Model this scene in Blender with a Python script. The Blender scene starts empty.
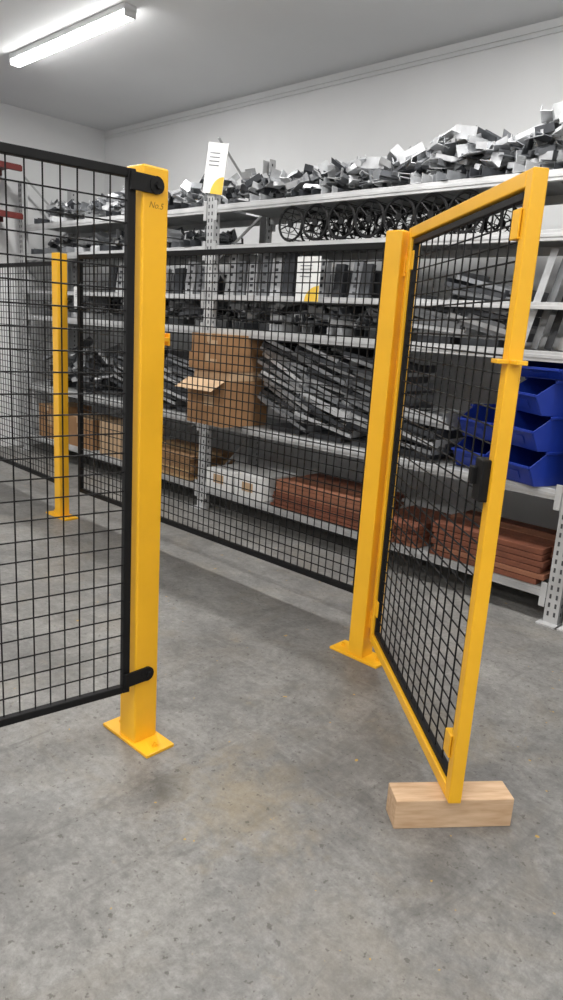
import bpy, math, random
from mathutils import Matrix, Vector, Euler
random.seed(7)
sc = bpy.context.scene
sc.view_settings.view_transform = 'Standard'
sc.view_settings.look = 'None'

# ---------------------------------------------------------------- materials
def mat(name, col, rough=0.5, metal=0.0, var=0.08, scale=8.0, bump=0.0, col2=None):
    m = bpy.data.materials.new(name); m.use_nodes = True
    nt = m.node_tree; b = nt.nodes['Principled BSDF']
    b.inputs['Roughness'].default_value = rough
    b.inputs['Metallic'].default_value = metal
    tc = nt.nodes.new('ShaderNodeTexCoord')
    n = nt.nodes.new('ShaderNodeTexNoise'); n.inputs['Scale'].default_value = scale
    n.inputs['Detail'].default_value = 5
    nt.links.new(tc.outputs['Object'], n.inputs['Vector'])
    r = nt.nodes.new('ShaderNodeValToRGB')
    r.color_ramp.elements[0].position = 0.3; r.color_ramp.elements[1].position = 0.7
    c2 = col2 if col2 else tuple(min(1, c*(1+var)) for c in col)
    c1 = tuple(c*(1-var) for c in col)
    r.color_ramp.elements[0].color = (*c1, 1); r.color_ramp.elements[1].color = (*c2, 1)
    nt.links.new(n.outputs['Fac'], r.inputs['Fac'])
    nt.links.new(r.outputs['Color'], b.inputs['Base Color'])
    if bump:
        bp = nt.nodes.new('ShaderNodeBump'); bp.inputs['Strength'].default_value = bump
        bp.inputs['Distance'].default_value = 0.01
        nt.links.new(n.outputs['Fac'], bp.inputs['Height']); nt.links.new(bp.outputs['Normal'], b.inputs['Normal'])
    return m

YEL = mat('yellow_powdercoat', (0.90, 0.47, 0.018), 0.36, 0, 0.05, 5)
BLK = mat('black_powdercoat', (0.006, 0.006, 0.0065), 0.55, 0, 0.2, 10)
BLK.node_tree.nodes['Principled BSDF'].inputs['Specular IOR Level'].default_value = .25
RACK = mat('rack_offwhite_paint', (0.46, 0.465, 0.47), 0.5, 0.0, 0.15, 6)
HOLE_SHADE = mat('painted_slot_shadow', (0.05, 0.05, 0.055), 0.7)  # dark colour painted in for the shade inside the upright perforations
DECK = mat('deck_steel', (0.28, 0.285, 0.285), 0.55, 0.1, 0.15, 5)
G1 = mat('galvanised_light', (0.56, 0.57, 0.585), 0.36, 0.4, 0.2, 12)
G2 = mat('galvanised_mid', (0.25, 0.26, 0.275), 0.4, 0.4, 0.25, 12)
G3 = mat('steel_dark', (0.06, 0.064, 0.072), 0.45, 0.4, 0.3, 12)
CARD = mat('cardboard', (0.34, 0.185, 0.085), 0.85, 0, 0.12, 6)
CARD2 = mat('cardboard_light', (0.52, 0.36, 0.22), 0.85, 0, 0.1, 6)
TIM = mat('timber_tan', (0.48, 0.31, 0.15), 0.75, 0, 0.2, 14)
RED = mat('red_brown_timber', (0.17, 0.055, 0.028), 0.7, 0, 0.25, 9)
WHT = mat('white_paper', (0.8, 0.8, 0.79), 0.7, 0, 0.03, 4)
HOUS = mat('white_lamp_housing', (0.78, 0.79, 0.8), 0.5, 0, 0.03, 4)
BLU = mat('blue_plastic', (0.010, 0.034, 0.29), 0.34, 0, 0.1, 5)
LBL = mat('label_yellow', (0.85, 0.55, 0.06), 0.6)
REDP = mat('red_beam_paint', (0.12, 0.015, 0.012), 0.5)
BLUP = mat('blue_upright_paint', (0.015, 0.04, 0.18), 0.5)
INK = mat('ink_marker', (0.38, 0.19, 0.012), 0.7)

def wood_block_mat():
    m = mat('pine_block', (0.62, 0.42, 0.25), 0.7, 0, 0.1, 5)
    nt = m.node_tree; n = [x for x in nt.nodes if x.type == 'TEX_NOISE'][0]
    mp = nt.nodes.new('ShaderNodeMapping'); mp.inputs['Scale'].default_value = (2, 14, 14)
    tc = [x for x in nt.nodes if x.type == 'TEX_COORD'][0]
    nt.links.new(tc.outputs['Object'], mp.inputs['Vector']); nt.links.new(mp.outputs['Vector'], n.inputs['Vector'])
    r = [x for x in nt.nodes if x.type == 'VALTORGB'][0]
    r.color_ramp.elements[0].color = (0.52, 0.33, 0.19, 1); r.color_ramp.elements[1].color = (0.68, 0.48, 0.31, 1)
    return m
PINE = wood_block_mat()

def emis(name, s):
    m = bpy.data.materials.new(name); m.use_nodes = True
    b = m.node_tree.nodes['Principled BSDF']
    b.inputs['Emission Color'].default_value = (1.0, 0.985, 0.96, 1); b.inputs['Emission Strength'].default_value = s
    return m
LAMP = emis('fluorescent_diffuser', 20)

def concrete():
    m = bpy.data.materials.new('worn_concrete'); m.use_nodes = True
    nt = m.node_tree; b = nt.nodes['Principled BSDF']; L = nt.links
    tc = nt.nodes.new('ShaderNodeTexCoord')
    geo = nt.nodes.new('ShaderNodeNewGeometry')
    def noise(scale, det=6, rough=0.6, dist=0.0, sx=None):
        n = nt.nodes.new('ShaderNodeTexNoise'); n.inputs['Scale'].default_value = scale
        n.inputs['Detail'].default_value = det; n.inputs['Roughness'].default_value = rough
        n.inputs['Distortion'].default_value = dist
        src = tc.outputs['Object']
        if sx:
            mp = nt.nodes.new('ShaderNodeMapping'); mp.inputs['Scale'].default_value = sx[:3]
            mp.inputs['Rotation'].default_value = (0, 0, sx[3]); mp.inputs['Location'].default_value = (3.1, 5.7, 0)
            L.new(src, mp.inputs['Vector']); src = mp.outputs['Vector']
        L.new(src, n.inputs['Vector']); return n.outputs['Fac']
    def ramp(f, p0, p1, c0, c1):
        r = nt.nodes.new('ShaderNodeValToRGB'); r.color_ramp.elements[0].position = p0; r.color_ramp.elements[1].position = p1
        r.color_ramp.elements[0].color = (*c0, 1); r.color_ramp.elements[1].color = (*c1, 1); L.new(f, r.inputs['Fac']); return r.outputs['Color']
    def math_(op, a, bb):
        x = nt.nodes.new('ShaderNodeMath'); x.operation = op
        for i, v in enumerate((a, bb)):
            if isinstance(v, (int, float)): x.inputs[i].default_value = v
            else: L.new(v, x.inputs[i])
        return x.outputs[0]
    def mix(f, a, bb, mode='MIX'):
        x = nt.nodes.new('ShaderNodeMix'); x.data_type = 'RGBA'; x.blend_type = mode
        if isinstance(f, float): x.inputs['Factor'].default_value = f
        else: L.new(f, x.inputs['Factor'])
        L.new(a, x.inputs['A'])
        if isinstance(bb, tuple): x.inputs['B'].default_value = (*bb, 1)
        else: L.new(bb, x.inputs['B'])
        return x.outputs['Result']
    g = lambda v: (v, v, v)
    base = ramp(noise(0.9, 10, 0.72, 0.5), 0.38, 0.62, (0.165, 0.162, 0.157), (0.262, 0.257, 0.247))
    fine = ramp(noise(34, 8, 0.85), 0.35, 0.65, g(0.68), g(1.25))
    c = mix(1.0, base, fine, 'MULTIPLY')
    med = ramp(noise(5.0, 10, 0.8, 1.0), 0.36, 0.64, (0.76, 0.76, 0.76), (1.20, 1.19, 1.17))
    c = mix(1.0, c, med, 'MULTIPLY')
    stain = ramp(noise(2.2, 7, 0.7, 0.9, (1, 1, 1, 0.2)), 0.50, 0.70, g(0), g(0.4))
    c = mix(stain, c, (0.22, 0.185, 0.135))
    dark = ramp(noise(1.7, 9, 0.8, 1.0, (1, 1, 1, 0.5)), 0.50, 0.64, g(0), g(0.45))
    c = mix(dark, c, (0.10, 0.098, 0.094))
    scr = ramp(noise(2.6, 9, 0.75, 0.4, (0.8, 8, 1, 0.9)), 0.55, 0.70, g(0), g(0.3))
    c = mix(scr, c, (0.36, 0.355, 0.34))
    scr2 = ramp(noise(1.6, 9, 0.75, 1.3, (5, .8, 1, 0.3)), 0.55, 0.64, g(0), g(0.4))
    c = mix(scr2, c, (0.10, 0.098, 0.095))
    yst = ramp(noise(7, 5, 0.7, 0.6, (1, 1, 1, 2.2)), 0.64, 0.76, g(0), g(0.3))
    c = mix(yst, c, (0.34, 0.25, 0.12))
    # individual faint spills on the slab (world positions)
    rag = noise(9, 8, 0.75, 0.5, (1, 1, 1, 1.1))
    for (px, py, rad, col, k) in ((-1.42, 1.42, .34, (0.30, 0.225, 0.11), .38), (-1.66, 1.27, .12, (0.06, 0.057, 0.05), .7),
                                  (-.82, 1.66, .15, (0.07, 0.067, 0.062), .5), (-1.35, 1.85, .25, (0.09, 0.088, 0.084), .4),
                                  (-1.75, .75, .45, (0.11, 0.108, 0.104), .5), (-1.2, 2.3, .3, (0.25, 0.20, 0.12), .3)):
        d = nt.nodes.new('ShaderNodeVectorMath'); d.operation = 'DISTANCE'
        L.new(geo.outputs['Position'], d.inputs[0]); d.inputs[1].default_value = (px, py, 0)
        v = math_('SUBTRACT', 1.0, math_('DIVIDE', d.outputs['Value'], rad))
        v = math_('MAXIMUM', v, -1.0)
        v = math_('ADD', math_('MULTIPLY', v, .35), rag)
        c = mix(ramp(v, 0.54, 0.86, g(0), g(k)), c, col)
    spk = ramp(noise(40, 3, 0.6), 0.63, 0.67, g(0), g(0.6))
    c = mix(spk, c, (0.055, 0.047, 0.04))
    # tiny yellow paint flecks
    flk = ramp(noise(24, 2, 0.5, 0, (1, 1, 1, .4)), 0.735, 0.75, g(0), g(0.8))
    c = mix(flk, c, (0.50, 0.30, 0.04))
    L.new(c, b.inputs['Base Color'])
    rr = ramp(noise(2.0, 6), 0.3, 0.7, g(0.34), g(0.58)); L.new(rr, b.inputs['Roughness'])
    bp = nt.nodes.new('ShaderNodeBump'); bp.inputs['Strength'].default_value = 0.12; bp.inputs['Distance'].default_value = 0.01
    L.new(noise(14, 8, 0.7), bp.inputs['Height']); L.new(bp.outputs['Normal'], b.inputs['Normal'])
    return m
CONC = concrete()
WALL = mat('painted_wall', (0.76, 0.765, 0.77), 0.8, 0, 0.03, 1.5)
CEIL = mat('painted_ceiling', (0.80, 0.81, 0.82), 0.85, 0, 0.03, 1.0)

# ---------------------------------------------------------------- mesh builder
class B:
    def __init__(s): s.v = []; s.f = []; s.mi = []; s.M = Matrix.Identity(4)
    def add(s, vs, fs, m=0):
        o = len(s.v); s.v += [tuple(s.M @ Vector(p)) for p in vs]
        s.f += [tuple(i+o for i in f) for f in fs]; s.mi += [m]*len(fs)
    def box(s, c, d, m=0, R=None):
        x, y, z = d[0]/2, d[1]/2, d[2]/2
        vs = [Vector(p) for p in [(-x,-y,-z),(x,-y,-z),(x,y,-z),(-x,y,-z),(-x,-y,z),(x,-y,z),(x,y,z),(-x,y,z)]]
        if R: vs = [R @ p for p in vs]
        c = Vector(c); vs = [p+c for p in vs]
        s.add(vs, [(0,3,2,1),(4,5,6,7),(0,1,5,4),(1,2,6,5),(2,3,7,6),(3,0,4,7)], m)
    def rod(s, p, q, r, n=6, m=0):
        p, q = Vector(p), Vector(q); d = (q-p).normalized()
        a = Vector((0,0,1)) if abs(d.z) < 0.9 else Vector((1,0,0))
        u = d.cross(a).normalized(); w = d.cross(u)
        vs = []
        for e in (p, q):
            for i in range(n):
                t = 2*math.pi*i/n; vs.append(e + u*r*math.cos(t) + w*r*math.sin(t))
        fs = [(i, (i+1)%n, n+(i+1)%n, n+i) for i in range(n)]
        fs += [tuple(range(n-1,-1,-1)), tuple(range(n, 2*n))]
        s.add(vs, fs, m)
    def torus(s, c, R, r, axis='y', n=24, k=6, m=0):
        vs = []; c = Vector(c)
        for i in range(n):
            a = 2*math.pi*i/n
            for j in range(k):
                b = 2*math.pi*j/k; rr = R + r*math.cos(b)
                if axis == 'y': p = Vector((rr*math.cos(a), r*math.sin(b), rr*math.sin(a)))
                else: p = Vector((rr*math.cos(a), rr*math.sin(a), r*math.sin(b)))
                vs.append(c+p)
        fs = [(i*k+j, ((i+1)%n)*k+j, ((i+1)%n)*k+(j+1)%k, i*k+(j+1)%k) for i in range(n) for j in range(k)]
        s.add(vs, fs, m)
    def make(s, name, mats, parent=None, bevel=0, loc=None, smooth=False):
        me = bpy.data.meshes.new(name)
        if loc is None: loc = Vector((0,0,0))
        loc = Vector(loc)
        me.from_pydata([tuple(Vector(p)-loc) for p in s.v], [], s.f)
        for mm in mats: me.materials.append(mm)
        me.polygons.foreach_set('material_index', s.mi); me.update()
        o = bpy.data.objects.new(name, me); o.location = loc; sc.collection.objects.link(o)
        if bevel:
            b = o.modifiers.new('bevel', 'BEVEL'); b.width = bevel; b.segments = 2; b.limit_method = 'ANGLE'
        if parent: o.parent = parent
        return o
def empty(name):
    e = bpy.data.objects.new(name, None); e.empty_display_size = 0.1; sc.collection.objects.link(e); return e
def RZ(a): return Matrix.Rotation(a, 4, 'Z')
def T(x, y, z): return Matrix.Translation((x, y, z))

# ---------------------------------------------------------------- room shell
S0, S1, T0, T1, H = -7.74, 6.0, -6.0, 4.9, 3.56
def slab(name, c, d, m):
    b = B(); b.box(c, d); return b.make(name, [m])
slab('floor', ((S0+S1)/2, (T0+T1)/2, -0.05), (S1-S0+.4, T1-T0+.4, .1), CONC)
slab('ceiling', ((S0+S1)/2, (T0+T1)/2, H+.05), (S1-S0+.4, T1-T0+.4, .1), CEIL)
slab('wall_back', ((S0+S1)/2, T1+.1, H/2), (S1-S0+.4, .2, H), WALL)
slab('wall_left', (S0-.1, (T0+T1)/2, H/2), (.2, T1-T0, H), WALL)
slab('wall_right', (S1+.1, (T0+T1)/2, H/2), (.2, T1-T0, H), WALL)
slab('wall_front', ((S0+S1)/2, T0-.1, H/2), (S1-S0+.4, .2, H), WALL)
b = B(); b.box(((S0+S1)/2, T1-.007, H-.05), (S1-S0, .014, .012)); b.make('trim_1', [WALL])
b = B(); b.box(((S0+S1)/2, T1-.007, H-.085), (S1-S0, .014, .008)); b.make('trim_2', [WALL])

# ---------------------------------------------------------------- lights
def lamp(x0, x1, t, p=57):
    e = empty('fluorescent_ceiling_light')
    cx = (x0+x1)/2; L = x1-x0
    b = B(); b.box((cx, t, H-.02), (L, .10, .04)); b.box((x0+.006, t, H-.055), (.012, .09, .05)); b.box((x1-.006, t, H-.055), (.012, .09, .05))
    b.make('housing', [HOUS], e, .003)
    b = B(); b.box((cx, t, H-.058), (L-.024, .085, .040)); b.make('diffuser', [LAMP], e, .012)
    ld = bpy.data.lights.new('tube_light', 'AREA'); ld.shape = 'RECTANGLE'; ld.size = L-.03; ld.size_y = .08
    ld.energy = p*L/2; ld.color = (1, .985, .96)
    o = bpy.data.objects.new('tube_light', ld); sc.collection.objects.link(o); o.location = (cx, t, H-.081); o.parent = e
lamp(-6.30, -4.62, 3.12); lamp(-2.9, -.9, 3.12); lamp(1.2, 3.2, 3.12)
for t in (0.1, -3.0):
    for x in (-5.8, -1.9, 2.2): lamp(x, x+2, t)

# ---------------------------------------------------------------- fence posts
def post(x, y, h=1.93, catch=False, note=False, plate=.28, off=0, sz=.085):
    e = empty('yellow_fence_post')
    b = B(); b.box((x, y, h/2+.004), (sz, sz, h-.008)); b.make('column', [YEL], e, .006)
    b = B(); b.box((x+off, y, .006), (plate, .12 if plate > .2 else .09, .012)); b.box((x, y, h-.002), (.076, .076, .006)); b.make('base_plate', [YEL], e, .002)
    b = B()
    if plate > .2:
        for sx in (-.105, .105):
            b.rod((x+off+sx, y, .012), (x+off+sx, y, .022), .011, 6); b.rod((x+off+sx, y, .02), (x+off+sx, y, .03), .006, 8)
        b.make('anchor_bolts', [YEL], e)
    if catch:
        b = B(); b.box((x+.02, y+.058, 1.44), (.03, .04, .012)); b.box((x+.02, y+.075, 1.44), (.03, .006, .04)); b.make('latch_catch', [YEL], e, .002)
    if note:
        cu = bpy.data.curves.new('marker_number', 'FONT'); cu.body = 'No.5'; cu.size = .026; cu.extrude = .0003; cu.shear = .3
        o = bpy.data.objects.new('marker_number', cu); sc.collection.objects.link(o); cu.materials.append(INK)
        o.rotation_euler = (math.pi/2, 0, math.pi/2); o.location = (x+sz/2+.0005, y-.026, 1.83); o.parent = e
    return e
post(-1.952, 1.384, 1.95, True, True, sz=.096)
post(-1.845, 2.582, 1.92)
post(-1.998, 2.837, 1.90, plate=.09, sz=.08)
post(-4.79, 2.667, 1.91, sz=.08)

# ---------------------------------------------------------------- mesh panels
def mesh_panel(parent, O, d, L, z0, z1, px, pz, frame=.03, r=.002, name='mesh'):
    d = Vector((d[0], d[1], 0)).normalized(); o = Vector((O[0], O[1], 0)); ang = math.atan2(d.y, d.x)
    M = T(o.x, o.y, 0) @ RZ(ang)
    b = B(); b.M = M
    f = frame
    b.box((f/2, 0, (z0+z1)/2), (f, f, z1-z0)); b.box((L-f/2, 0, (z0+z1)/2), (f, f, z1-z0))
    b.box((L/2, 0, z0+f/2), (L-2*f, f, f)); b.box((L/2, 0, z1-f/2), (L-2*f, f, f))
    b.make('frame', [BLK], parent, .003)
    w = B(); w.M = M
    n = max(1, round((L-2*f)/px)); 
    for i in range(1, n):
        x = f+(L-2*f)*i/n; w.rod((x, -r, z0+f*.5), (x, -r, z1-f*.5), r, 5)
    n = max(1, round((z1-z0-2*f)/pz))
    for i in range(1, n):
        z = z0+f+(z1-z0-2*f)*i/n; w.rod((f*.5, r, z), (L-f*.5, r, z), r, 5)
    w.make('wire_grid', [BLK], parent)

e = empty('black_mesh_fence_panel')
PD = Vector((-.15, -.989)); PO = (-1.922, 1.318)
mesh_panel(e, PO, PD, 1.5, .222, 1.93, .05, .0625, .026, .0026)
b = B()
for z in (1.895, .275):
    b.box((-1.900, 1.335, z), (.008, .09, .05)); b.rod((-1.904, 1.382, z), (-1.894, 1.382, z), .026, 16)
    b.rod((-1.896, 1.385, z), (-1.886, 1.385, z), .011, 6)
b.make('hinge_lug', [BLK], e)
pe = Vector(PO)+PD.normalized()*1.56
post(pe.x, pe.y, 1.945)
e = empty('black_mesh_fence_panel'); mesh_panel(e, (-2.04, 2.79), (-1, -.008), 2.66, .20, 1.91, .05, .05, .030, .0033)
e = empty('black_mesh_fence_panel'); mesh_panel(e, (-4.87, 2.75), (-1, .04), 2.2, .20, 1.87, .05, .05, .030, .0028)

# ---------------------------------------------------------------- gate
g = empty('yellow_safety_gate')
hx, hy = -1.782, 2.590; ox, oy = -.884, 1.812
ang = math.atan2(oy-hy, ox-hx); GL = math.hypot(ox-hx, oy-hy)
GM = T(hx, hy, 0) @ RZ(ang)
z0, z1, f = .102, 1.93, .042
b = B(); b.M = GM
b.box((f/2, 0, (z0+z1)/2), (f, f, z1-z0)); b.box((GL-f/2, 0, (z0+z1)/2), (f, f, z1-z0))
b.box((GL/2, 0, z0+f/2), (GL-2*f, f, f)); b.box((GL/2, 0, z1-f/2), (GL-2*f, f, f))
b.make('gate_frame', [YEL], g, .004)
b = B(); b.M = GM
for z in (.28, 1.80):
    b.box((GL-f-.014, -.026, z), (.05, .006, .075)); b.box((f+.012, -.012, z), (.05, .006, .075))
    b.box((GL-f-.014, -.012, z+.035), (.05, .03, .006)); b.box((GL-f-.014, -.012, z-.035), (.05, .03, .006))
b.box((GL+.022, 0, 1.45), (.05, .03, .012)); b.box((GL-.02, -.035, 1.45), (.05, .03, .012))
b.make('tabs_and_latch', [YEL], g, .002)
b = B(); b.M = GM
for z in (.2, 1.78):
    b.rod((-.012, -.02, z-.04), (-.012, -.02, z+.04), .012, 12); b.box((.01, -.02, z), (.04, .008, .05)); b.box((-.03, -.025, z+.014), (.05, .04, .01)); b.box((-.03, -.025, z-.014), (.05, .04, .01))
b.make('hinges', [YEL], g, .001)
b = B(); b.M = GM
b.box((GL-f-.004, -.018, 1.12), (.06, .055, .12)); b.box((GL-f-.025, -.05, 1.13), (.03, .02, .05)); b.make('lock_box', [BLK], g, .004)
ge = bpy.data.objects.new('infill', None); sc.collection.objects.link(ge); ge.parent = g
dv = ((ox-hx)/GL, (oy-hy)/GL)
mesh_panel(ge, (hx+dv[0]*(f+.004), hy+dv[1]*(f+.004)), dv, GL-2*f-.008, z0+f+.004, z1-f-.004, .075, .05, .022, .0030)

b = B(); b.box((0, 0, .05), (.385, .095, .10)); o = b.make('timber_block', [PINE], None, .003)
def w(X, Y): return (.729*X-.6845*Y, .6845*X+.729*Y)
c = w(.60, 1.995); o.location = (c[0], c[1], 0); o.rotation_euler = (0, 0, math.atan2(.6845, .729)+math.atan2(.049, .382))

# ---------------------------------------------------------------- racks
TF, TB = 3.73, 4.35
LEV = [.20, .75, 1.47, 2.08, 2.37]
def rack(xs, name='pallet_rack'):
    e = empty(name)
    b = B(); hb = B()
    for x in xs:
        for t in (TF, TB):
            b.box((x, t, 1.4), (.08, .004, 2.8)) if t == TF else b.box((x, t+.004, 1.4), (.08, .004, 2.8))
            b.box((x-.038, t+.03 if t == TF else t-.03, 1.4), (.004, .06, 2.8)); b.box((x+.038, t+.03 if t == TF else t-.03, 1.4), (.004, .06, 2.8))
            b.box((x, t, .004), (.12, .10, .008))
            z = .06
            while z < 2.78:
                for dx in (-.018, .018):
                    hb.box((x+dx, t-.0025, z), (.011, .002, .026))  # thin dark plate standing in for a shaded hole, nothing is cut
                hb.box((x+.0405, t+.03 if t == TF else t-.03, z), (.002, .012, .02))
                z += .05
        z = .15; s = 1
        while z < 2.5:
            a, c_ = (TF+.05, TB-.05) if s > 0 else (TB-.05, TF+.05)
            b.rod((x, a, z), (x, c_, z+.45), .012, 4); z += .45; s = -s
    b.make('uprights', [RACK], e); hb.make('upright_slot_shade', [HOLE_SHADE], e)
    b = B(); dk = B()
    for x0, x1 in zip(xs[:-1], xs[1:]):
        for z in LEV + ([1.72] if x0 < -4 and x1 > -5 else []):
            bh = .055 if z != 1.72 else .03
            for t in (TF+.012, TB-.012):
                b.box(((x0+x1)/2, t, z-.003-bh/2), (x1-x0-.085, .03, bh)); b.box(((x0+x1)/2, t-.012 if t < 4 else t+.012, z-.03), (x1-x0-.085, .012, .02))
                for xx in (x0+.06, x1-.06): b.box((xx, t-.018 if t < 4 else t+.018, z-.04), (.035, .006, .14))
            n = 8; wd = (x1-x0-.1)/n
            for i in range(n):
                dk.box((x0+.05+wd*(i+.5), (TF+TB)/2, z-.006), (wd-.012, TB-TF-.05, .008))
    b.make('beams', [RACK], e, .002)
    dk.make('deck_panels', [DECK], e)
    return e
rack([-7.48, -4.43, -1.41]); rack([-1.30, 1.70, 4.7])

# ---- metal pieces
def Lpiece(b, M, l, w_, h, th, m):
    o = b.M; b.M = M
    b.box((0, w_/2, 0), (l, w_, th), m); b.box((0, 0, h/2), (l, th, h), m)
    b.M = o
def Upiece(b, M, l, w_, h, th, m):
    o = b.M; b.M = M
    b.box((0, 0, 0), (l, w_, th), m); b.box((0, -w_/2, h/2), (l, th, h), m); b.box((0, w_/2, h/2), (l, th, h), m)
    b.M = o
def folded(b, M, l, w_, m):
    o = b.M; b.M = M
    th = .003; k = l*.35
    b.box((0, 0, 0), (l, w_, th), m)
    b.box((l/2+k*.35, 0, k*.35), (k, w_, th), m, Matrix.Rotation(-.8, 3, 'Y'))
    b.box((-l/2, 0, -k*.4), (th, w_, k*.8), m)
    b.M = o
def pile(name, x0, x1, zb, hfun, n, smin=.08, smax=.26, ta=TF+.06, tb=TB-.08, wts=(5, 4, 1), tilt=.6, seed=1):
    rnd = random.Random(seed); b = B()
    for i in range(n):
        x = rnd.uniform(x0+.08, x1-.08); t = rnd.uniform(ta+.06, tb-.02)
        hh = hfun(x); u = rnd.random(); z = zb + .02 + hh*u*(1-.25*rnd.random())
        m = rnd.choices((0, 1, 2), wts)[0]
        l = rnd.uniform(smin, smax); w_ = rnd.uniform(.03, .1)
        q = tilt*(.3+u)
        M = T(x, t, z+.04) @ Euler((rnd.uniform(-q, q), rnd.uniform(-q, q), rnd.uniform(0, 6.28))).to_matrix().to_4x4()
        k = rnd.random()
        if k < .4: Lpiece(b, M, l, w_, w_*.8, .003, m)
        elif k < .7: folded(b, M, l*.6, w_*1.1, m)
        else: Upiece(b, M, l, w_*.8, w_*.5, .003, m)
    x = x0+.08
    while x < x1-.08:
        l = rnd.uniform(.1, .22)
        Upiece(b, T(x, rnd.uniform(ta+.1, tb-.1), zb+.003) @ RZ(rnd.uniform(-.3, .3)+1.57), .35, .08, .05, .003, rnd.choices((0, 1, 2), wts)[0]); x += l*.6
    return b.make(name, [G1, G2, G3], loc=((x0+x1)/2, (ta+tb)/2, zb))
Z5 = LEV[4]
pile('metal_bracket_pile', -4.38, -1.47, Z5, lambda x: .14+.16*max(0, (x+3.0)/1.5)+.03*math.sin(x*7), 620, .06, .22, seed=3, wts=(6, 4, 2))
pile('metal_bracket_pile', -7.3, -4.5, Z5, lambda x: .14+.04*math.sin(x*5), 420, .06, .22, seed=4, wts=(6, 4, 2))
pile('metal_bracket_pile', -1.25, 1.6, Z5, lambda x: .30+.04*math.sin(x*5), 260, seed=5)
pile('metal_bracket_pile', -7.3, -4.5, LEV[3], lambda x: .08, 160, seed=6, wts=(4, 4, 2), tilt=.4)
pile('metal_bracket_pile', -7.3, -6.1, LEV[2], lambda x: .14, 90, seed=8, wts=(3, 4, 2))
pile('metal_bracket_pile', -4.35, -2.7, LEV[2], lambda x: .10, 190, seed=9, wts=(2, 4, 3), tilt=.3)
pile('metal_bracket_pile', -5.9, -4.5, LEV[2], lambda x: .10, 150, seed=10, wts=(3, 4, 3), tilt=.3)

# spoked black rings row
b = B(); x = -3.60; RR = .108
zc = LEV[3]+RR+.009
while x < -2.05:
    for t in (TF+.02, TF+.24, TF+.46):
        b.torus((x, t, zc), RR, .009, 'y', 28, 6)
        b.torus((x, t, zc), RR*.5, .003, 'y', 16, 4)
        b.rod((x, t-.006, zc), (x, t+.006, zc), .022, 12)
        for k in range(6):
            a = k*math.pi/3+.3; b.rod((x, t, zc), (x+RR*math.cos(a), t, zc+RR*math.sin(a)), .005, 4)
    for k in range(14):
        a = k*math.pi/7; b.rod((x+RR*math.cos(a), TF+.02, zc+RR*math.sin(a)), (x+RR*math.cos(a), TF+.46, zc+RR*math.sin(a)), .0025, 4)
    x += .225
b.make('spoked_black_ring_row', [BLK], loc=(-2.7, 3.9, LEV[3]))

def slabs(name, x0, x1, zb, h, pitch, mats_w, lean=0.0, seed=1, dep=.3):
    rnd = random.Random(seed); b = B(); x = x0
    while x < x1:
        hh = h*rnd.uniform(.7, 1.0)
        M = T(x, TF+.10, zb+.003) @ Matrix.Rotation(lean+rnd.uniform(-.08, .08), 4, 'Y') @ Matrix.Rotation(-.08, 4, 'X')
        o = b.M; b.M = M
        m = rnd.choices((0, 1, 2), mats_w)[0]
        b.box((0, 0, hh/2), (pitch*.8, .003, hh), m); b.box((-pitch*.4, .02, hh/2), (.003, .04, hh), m); b.box((pitch*.4, .02, hh/2), (.003, .04, hh), m)
        for k in range(5): b.box((0, -.002, hh*(.12+.19*k)), (pitch*.25, .002, .02), 2)
        b.M = M @ T(.01, .12, 0); b.box((0, 0, hh*.45), (pitch*.7, .003, hh*.9), m)
        b.M = M @ T(-.01, .25, 0); b.box((0, 0, hh*.45), (pitch*.9, .003, hh*.9), 2)
        b.M = o; x += pitch*rnd.choice((1, 1, 1, 1.6))
    return b.make(name, [G1, G2, G3], loc=((x0+x1)/2, TF+.1, zb))
slabs('steel_channel_row', -4.30, -3.60, 1.72, .31, .125, (3, 4, 1), 0, 2)
slabs('steel_channel_row', -3.50, -2.95, 1.72, .28, .09, (1, 4, 3), .06, 3)
slabs('steel_channel_row', -5.95, -4.55, 1.72, .28, .14, (3, 3, 3), .04, 5)
b = B()
for i in range(6):
    M = T(-1.85+i*.055, TF+.1+.05*i, LEV[2]+.005) @ Matrix.Rotation(.18, 4, 'Y') @ Matrix.Rotation(-.1, 4, 'X')
    b.M = M; b.box((0, 0, .27), (.04, .004, .54), i % 3); b.box((-.02, .03, .27), (.004, .06, .54), i % 3)
b.M = Matrix.Identity(4); b.make('leaning_steel_profile_bundle', [G1, G2, G3])

def lattice(name, x0, x1, zb, n, dz, tiltv, seed, L=.5, wts=(2, 5, 3)):
    rnd = random.Random(seed); b = B(); x = x0
    while x + L*.7 < x1+.01:
        tl = tiltv*rnd.choice((1, 1, -1))*rnd.uniform(.6, 1.2)
        nn = n-rnd.choice((0, 1, 3))
        for i in range(nn):
            m = rnd.choices((0, 1, 2), wts)[0]
            zz = zb + .05+abs(math.sin(tl))*L*.5 + i*dz
            M = T(x+L/2+rnd.uniform(-.03, .03), TF+.25+rnd.uniform(-.04, .04), zz) @ Matrix.Rotation(tl+rnd.uniform(-.07, .07), 4, 'Y') @ RZ(rnd.uniform(-.1, .1))
            b.M = M
            for t in (-.18, .18):
                b.box((0, t, 0), (L, .025, .004), m); b.box((0, t-.012, .012), (L, .003, .024), m)
            k = 5
            for j in range(k):
                xa = -L/2+L*j/k; xb = xa+L/k; s = 1 if j % 2 else -1
                b.rod((xa, -.17*s, 0), (xb, .17*s, 0), .006, 4, m)
            b.box((-L/2, 0, .02), (.004, .36, .05), m); b.box((L/2, 0, .02), (.004, .36, .05), m)
        b.M = Matrix.Identity(4); b.box((x+L/2, TF+.25, zb+.02), (L*.6, .3, .04), 2)
        x += L*.78
    return b.make(name, [G1, G2, G3], loc=((x0+x1)/2, TF+.25, zb))
lattice('nested_steel_bracket_stack', -3.86, -2.72, LEV[1], 15, .036, .28, 11, wts=(4, 5, 3))
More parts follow.
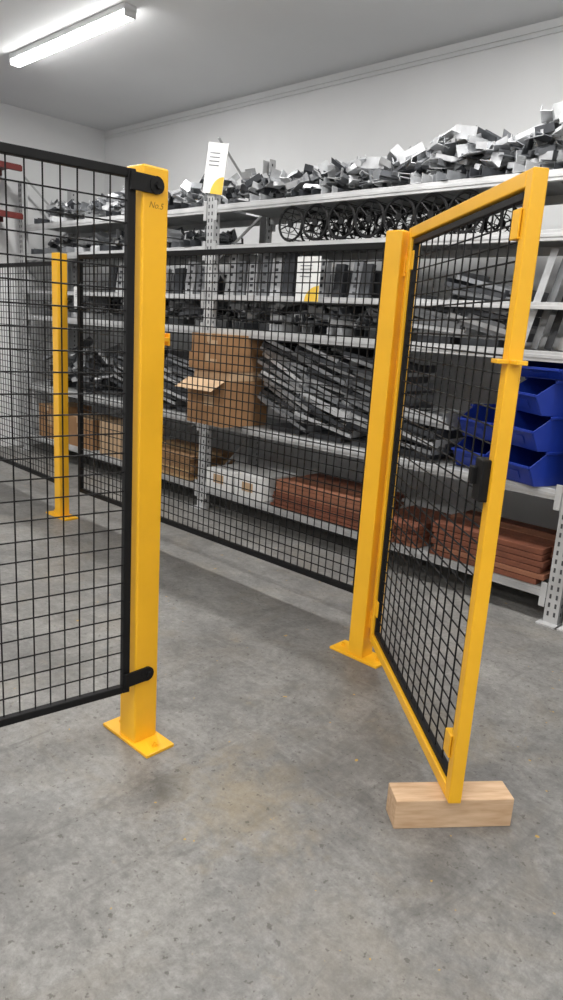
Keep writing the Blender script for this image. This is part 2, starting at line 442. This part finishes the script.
lattice('nested_steel_bracket_stack', -2.68, -2.29, LEV[1], 11, .03, .15, 12, .42, wts=(3, 5, 3))
lattice('nested_steel_bracket_stack', -5.8, -4.65, LEV[1], 12, .033, .2, 13, .5, (3, 3, 4))
lattice('nested_steel_bracket_stack', -.8, .4, LEV[1], 12, .033, .2, 14)
lattice('nested_steel_bracket_stack', -2.62, -1.95, LEV[2], 9, .03, .2, 15, .40, (1, 4, 5))
pile('metal_bracket_pile', -7.3, -5.9, LEV[1], lambda x: .35, 160, seed=18, wts=(2, 4, 4))

def carton(x, y, z, dx, dy, dz, m=CARD, open_=False, rot=0):
    b = B(); b.M = T(x, y, z) @ RZ(rot); t = .005
    b.box((0, -dy/2+t/2, dz/2), (dx, t, dz)); b.box((0, dy/2-t/2, dz/2), (dx, t, dz))
    b.box((-dx/2+t/2, 0, dz/2), (t, dy-2*t, dz)); b.box((dx/2-t/2, 0, dz/2), (t, dy-2*t, dz)); b.box((0, 0, t/2), (dx-2*t, dy-2*t, t))
    if open_:
        fl = .15
        b.box((.0, -dy/2-fl*.42, dz-.035), (dx*1.0, fl, .004), 1, Matrix.Rotation(.5, 3, 'X'))
        b.box((-dx/2-fl*.3, 0, dz-.035), (fl*.8, dy*.9, .004), 1, Matrix.Rotation(-.6, 3, 'Y'))
    b.box((0, 0, dz-.002), (dx-.012, dy-.012, .004), 1)
    b.box((dx*.1, -dy/2-.001, dz*.55), (dx*.25, .002, dz*.25), 1)
    b.box((0, -dy/2-.0012, dz-.03), (.05, .002, .06), 1)
    return b.make('cardboard_box', [m, CARD2], loc=(x, y, z))
carton(-4.155, 3.74, LEV[1], .42, .46, .34, CARD, True)
carton(-4.155, 3.77, LEV[1]+.342, .40, .42, .07, CARD2, False, .02)
carton(-4.16, 3.75, LEV[1]+.414, .43, .46, .12, CARD, False, .03)
carton(-4.15, 3.76, LEV[1]+.536, .42, .46, .14, CARD, False, -.02)
carton(-6.4, 3.95, LEV[0], .5, .4, .3); carton(-5.75, 3.95, LEV[0], .5, .4, .32, CARD2)
carton(-7.0, 3.95, LEV[0], .4, .4, .35)
for i, x in enumerate((-4.20, -3.86)):
    b = B(); b.box((x, 3.92, LEV[0]+.08+.01*i), (.3, .4, .16+.02*i)); b.box((x, 3.715, LEV[0]+.09), (.12, .003, .07), 1)
    b.make('white_carton', [WHT, CARD2], None, .004, loc=(x, 3.92, LEV[0]))

def planks(name, x0, x1, zb, rows, th, cols, mats_, seed, ta=TF-.02, dep=.5, along='x'):
    rnd = random.Random(seed); b = B()
    for r in range(rows):
        if along == 'x':
            wd = dep/cols
            for c_ in range(cols):
                j = rnd.uniform(-.03, .03)
                b.box(((x0+x1)/2+j, ta+wd*(c_+.5), zb+th*(r+.5)), (x1-x0, wd*.94, th*.88), rnd.randrange(len(mats_)))
        else:
            wd = (x1-x0)/cols
            for c_ in range(cols):
                j = rnd.uniform(-.03, .02)
                b.box((x0+wd*(c_+.5), ta+dep/2+j, zb+th*(r+.5)), (wd*.93, dep, th*.88), rnd.randrange(len(mats_)))
    return b.make(name, mats_, None, .002, loc=((x0+x1)/2, ta+dep/2, zb))
RED2 = mat('red_brown_timber_pale', (0.27, 0.11, 0.06), 0.7, 0, 0.2, 9)
TIM2 = mat('timber_brown', (0.30, 0.17, 0.08), 0.75, 0, 0.2, 9)
planks('red_timber_stack', -3.58, -2.75, LEV[0], 7, .03, 3, [RED, RED2], 1)
planks('red_timber_stack', -2.65, -2.3, LEV[0], 5, .03, 4, [RED, RED2, RED], 2, along='y')
planks('red_timber_stack', -2.2, -1.5, LEV[0], 6, .035, 4, [RED, RED2, RED], 3)
planks('tan_timber_stack', -5.35, -4.55, LEV[0], 7, .03, 3, [TIM, TIM2], 4)
planks('tan_timber_stack', -1.2, .6, LEV[0], 6, .04, 3, [TIM, TIM2], 5)

def bin_(x, y, z, rot=0, w_=.30, d=.42, h=.19):
    b = B(); b.M = T(x, y, z) @ RZ(rot); t = .006
    prof = [(-d/2+.05, 0), (d/2, 0), (d/2, h), (-d/2+.13, h), (-d/2, h*.55)]
    for sx in (-w_/2, w_/2-t):
        vs = [(sx, p[0], p[1]) for p in prof]+[(sx+t, p[0], p[1]) for p in prof]; n = 5
        b.add(vs, [tuple(range(n-1, -1, -1)), tuple(range(n, 2*n))]+[(i, (i+1) % n, n+(i+1) % n, n+i) for i in range(n)])
    b.box((0, .025, t/2), (w_-2*t, d-.05, t)); b.box((0, d/2-t/2, h/2), (w_-2*t, t, h))
    yf = (-d/2+.05-d/2)/2; a = math.atan2(.05, h*.55)
    b.box((0, yf, h*.275), (w_-2*t, t, h*.56), 0, Matrix.Rotation(a, 3, 'X'))
    for sx in (-1, 1): b.box((sx*(w_/2+.006), .05, h-.008), (.016, d*.72, .014))
    b.box((0, -d/2-.004, h*.55), (w_, .016, .014)); b.box((0, d/2+.004, h-.008), (w_, .014, .014))
    b.box((0, yf-.008, h*.27), (w_*.4, .003, h*.25), 0, Matrix.Rotation(a, 3, 'X'))
    return b.make('blue_plastic_storage_bin', [BLU], None, .0015, loc=(x, y, z))
for i in range(3): bin_(-1.68+.01*i, 3.86+.02*i, LEV[1]+.19*i, -.35-.12*i, .29, .38)
bin_(-1.66, 3.92, LEV[1]+.57, -.2, .28, .36, .10)
for i in range(2): bin_(-2.03+.02*i, 3.98, LEV[1]+.185*i, -.2, .25, .38)
for i in range(3): bin_(-1.08, 3.90, LEV[1]+.19*i, 0)

def sign(x, y, z, wd, h, rot, yc=True):
    e = empty('paper_sign')
    b = B(); b.M = T(x, y, z) @ Matrix.Rotation(rot, 4, 'Y')
    b.box((0, 0, 0), (wd, .003, h)); b.make('sheet', [WHT], e)
    k = B(); k.M = b.M
    if yc:
        vs = [(wd/2, -.003, -h/2)]+[(wd/2-wd*.6*math.sin(a), -.003, -h/2+h*.35*math.cos(a)) for a in [i*math.pi/16 for i in range(9)]]
        k.add(vs, [tuple(range(10))]); k.make('yellow_corner', [LBL], e)
    t = B(); t.M = b.M
    for i in range(4): t.box((-wd*.1, -.003, h*.3-i*h*.08), (wd*.5, .001, h*.02))
    t.make('text_lines', [G2], e)
sign(-4.38, TF-.012, 2.62, .23, .35, .16)
sign(-3.36, TF-.03, 1.83, .21, .29, 0)
sign(-6.3, TF-.03, 1.66, .15, .2, 0, False)

# wall mounted shelf with dark blue stock, left wall
e = empty('red_storage_shelf'); b = B()
for t in (-1.5, .6, 3.0):
    b.box((-7.71, t, 2.85), (.06, .06, 1.1)); 
    for z in (2.42, 2.87): b.box((-7.45, t, z-.03), (.5, .04, .05)); b.rod((-7.70, t, z-.28), (-7.3, t, z-.05), .015, 4)
b.make('wall_brackets', [BLUP], e, .003)
b = B()
for z in (2.42, 2.87):
    for x in (-7.66, -7.22): b.box((x, 1.04, z), (.04, 5.16, .05))
    b.box((-7.44, 1.04, z+.03), (.44, 5.16, .012))
b.make('beams', [REDP], e, .003)
rnd = random.Random(9); b = B()
for z in (2.457, 2.907):
    t = -1.5
    while t < 3.3:
        d = rnd.uniform(.2, .3)
        hh = rnd.uniform(.25, .37) if z < 2.6 else rnd.uniform(.1, .2)
        b.box((-7.44, t+d/2, z+hh/2), (.36, d*.94, hh), rnd.choice((0, 2, 2, 2))); b.box((-7.25, t+d/2, z+hh*.5), (.01, d*.5, hh*.4), 0)
        t += d
b.make('stored_carton_row', [G3, REDP, BLUP, G1], e, .004)

# ---------------------------------------------------------------- camera
R_ = (.998, .015, .0622); U_ = (-.064, .2346, .970); Z_ = (0, -.9719, .2351)
def tow(v): return Vector((.729*v[0]-.6845*v[1], .6845*v[0]+.729*v[1], v[2])).normalized()
zx = tow(Z_); yx = tow(U_); xx = yx.cross(zx).normalized(); yx = zx.cross(xx).normalized()
cam = bpy.data.objects.new('camera', bpy.data.cameras.new('camera')); sc.collection.objects.link(cam)
m = Matrix((xx, yx, zx)).transposed().to_4x4(); m.translation = (0, 0, 1.5); cam.matrix_world = m
cam.data.sensor_fit = 'VERTICAL'; cam.data.sensor_height = 36; cam.data.lens = 25.56; cam.data.clip_start = .05
sc.camera = cam
wd = bpy.data.worlds.new('world'); sc.world = wd; wd.use_nodes = True
wd.node_tree.nodes['Background'].inputs[0].default_value = (.5, .5, .5, 1); wd.node_tree.nodes['Background'].inputs[1].default_value = .3
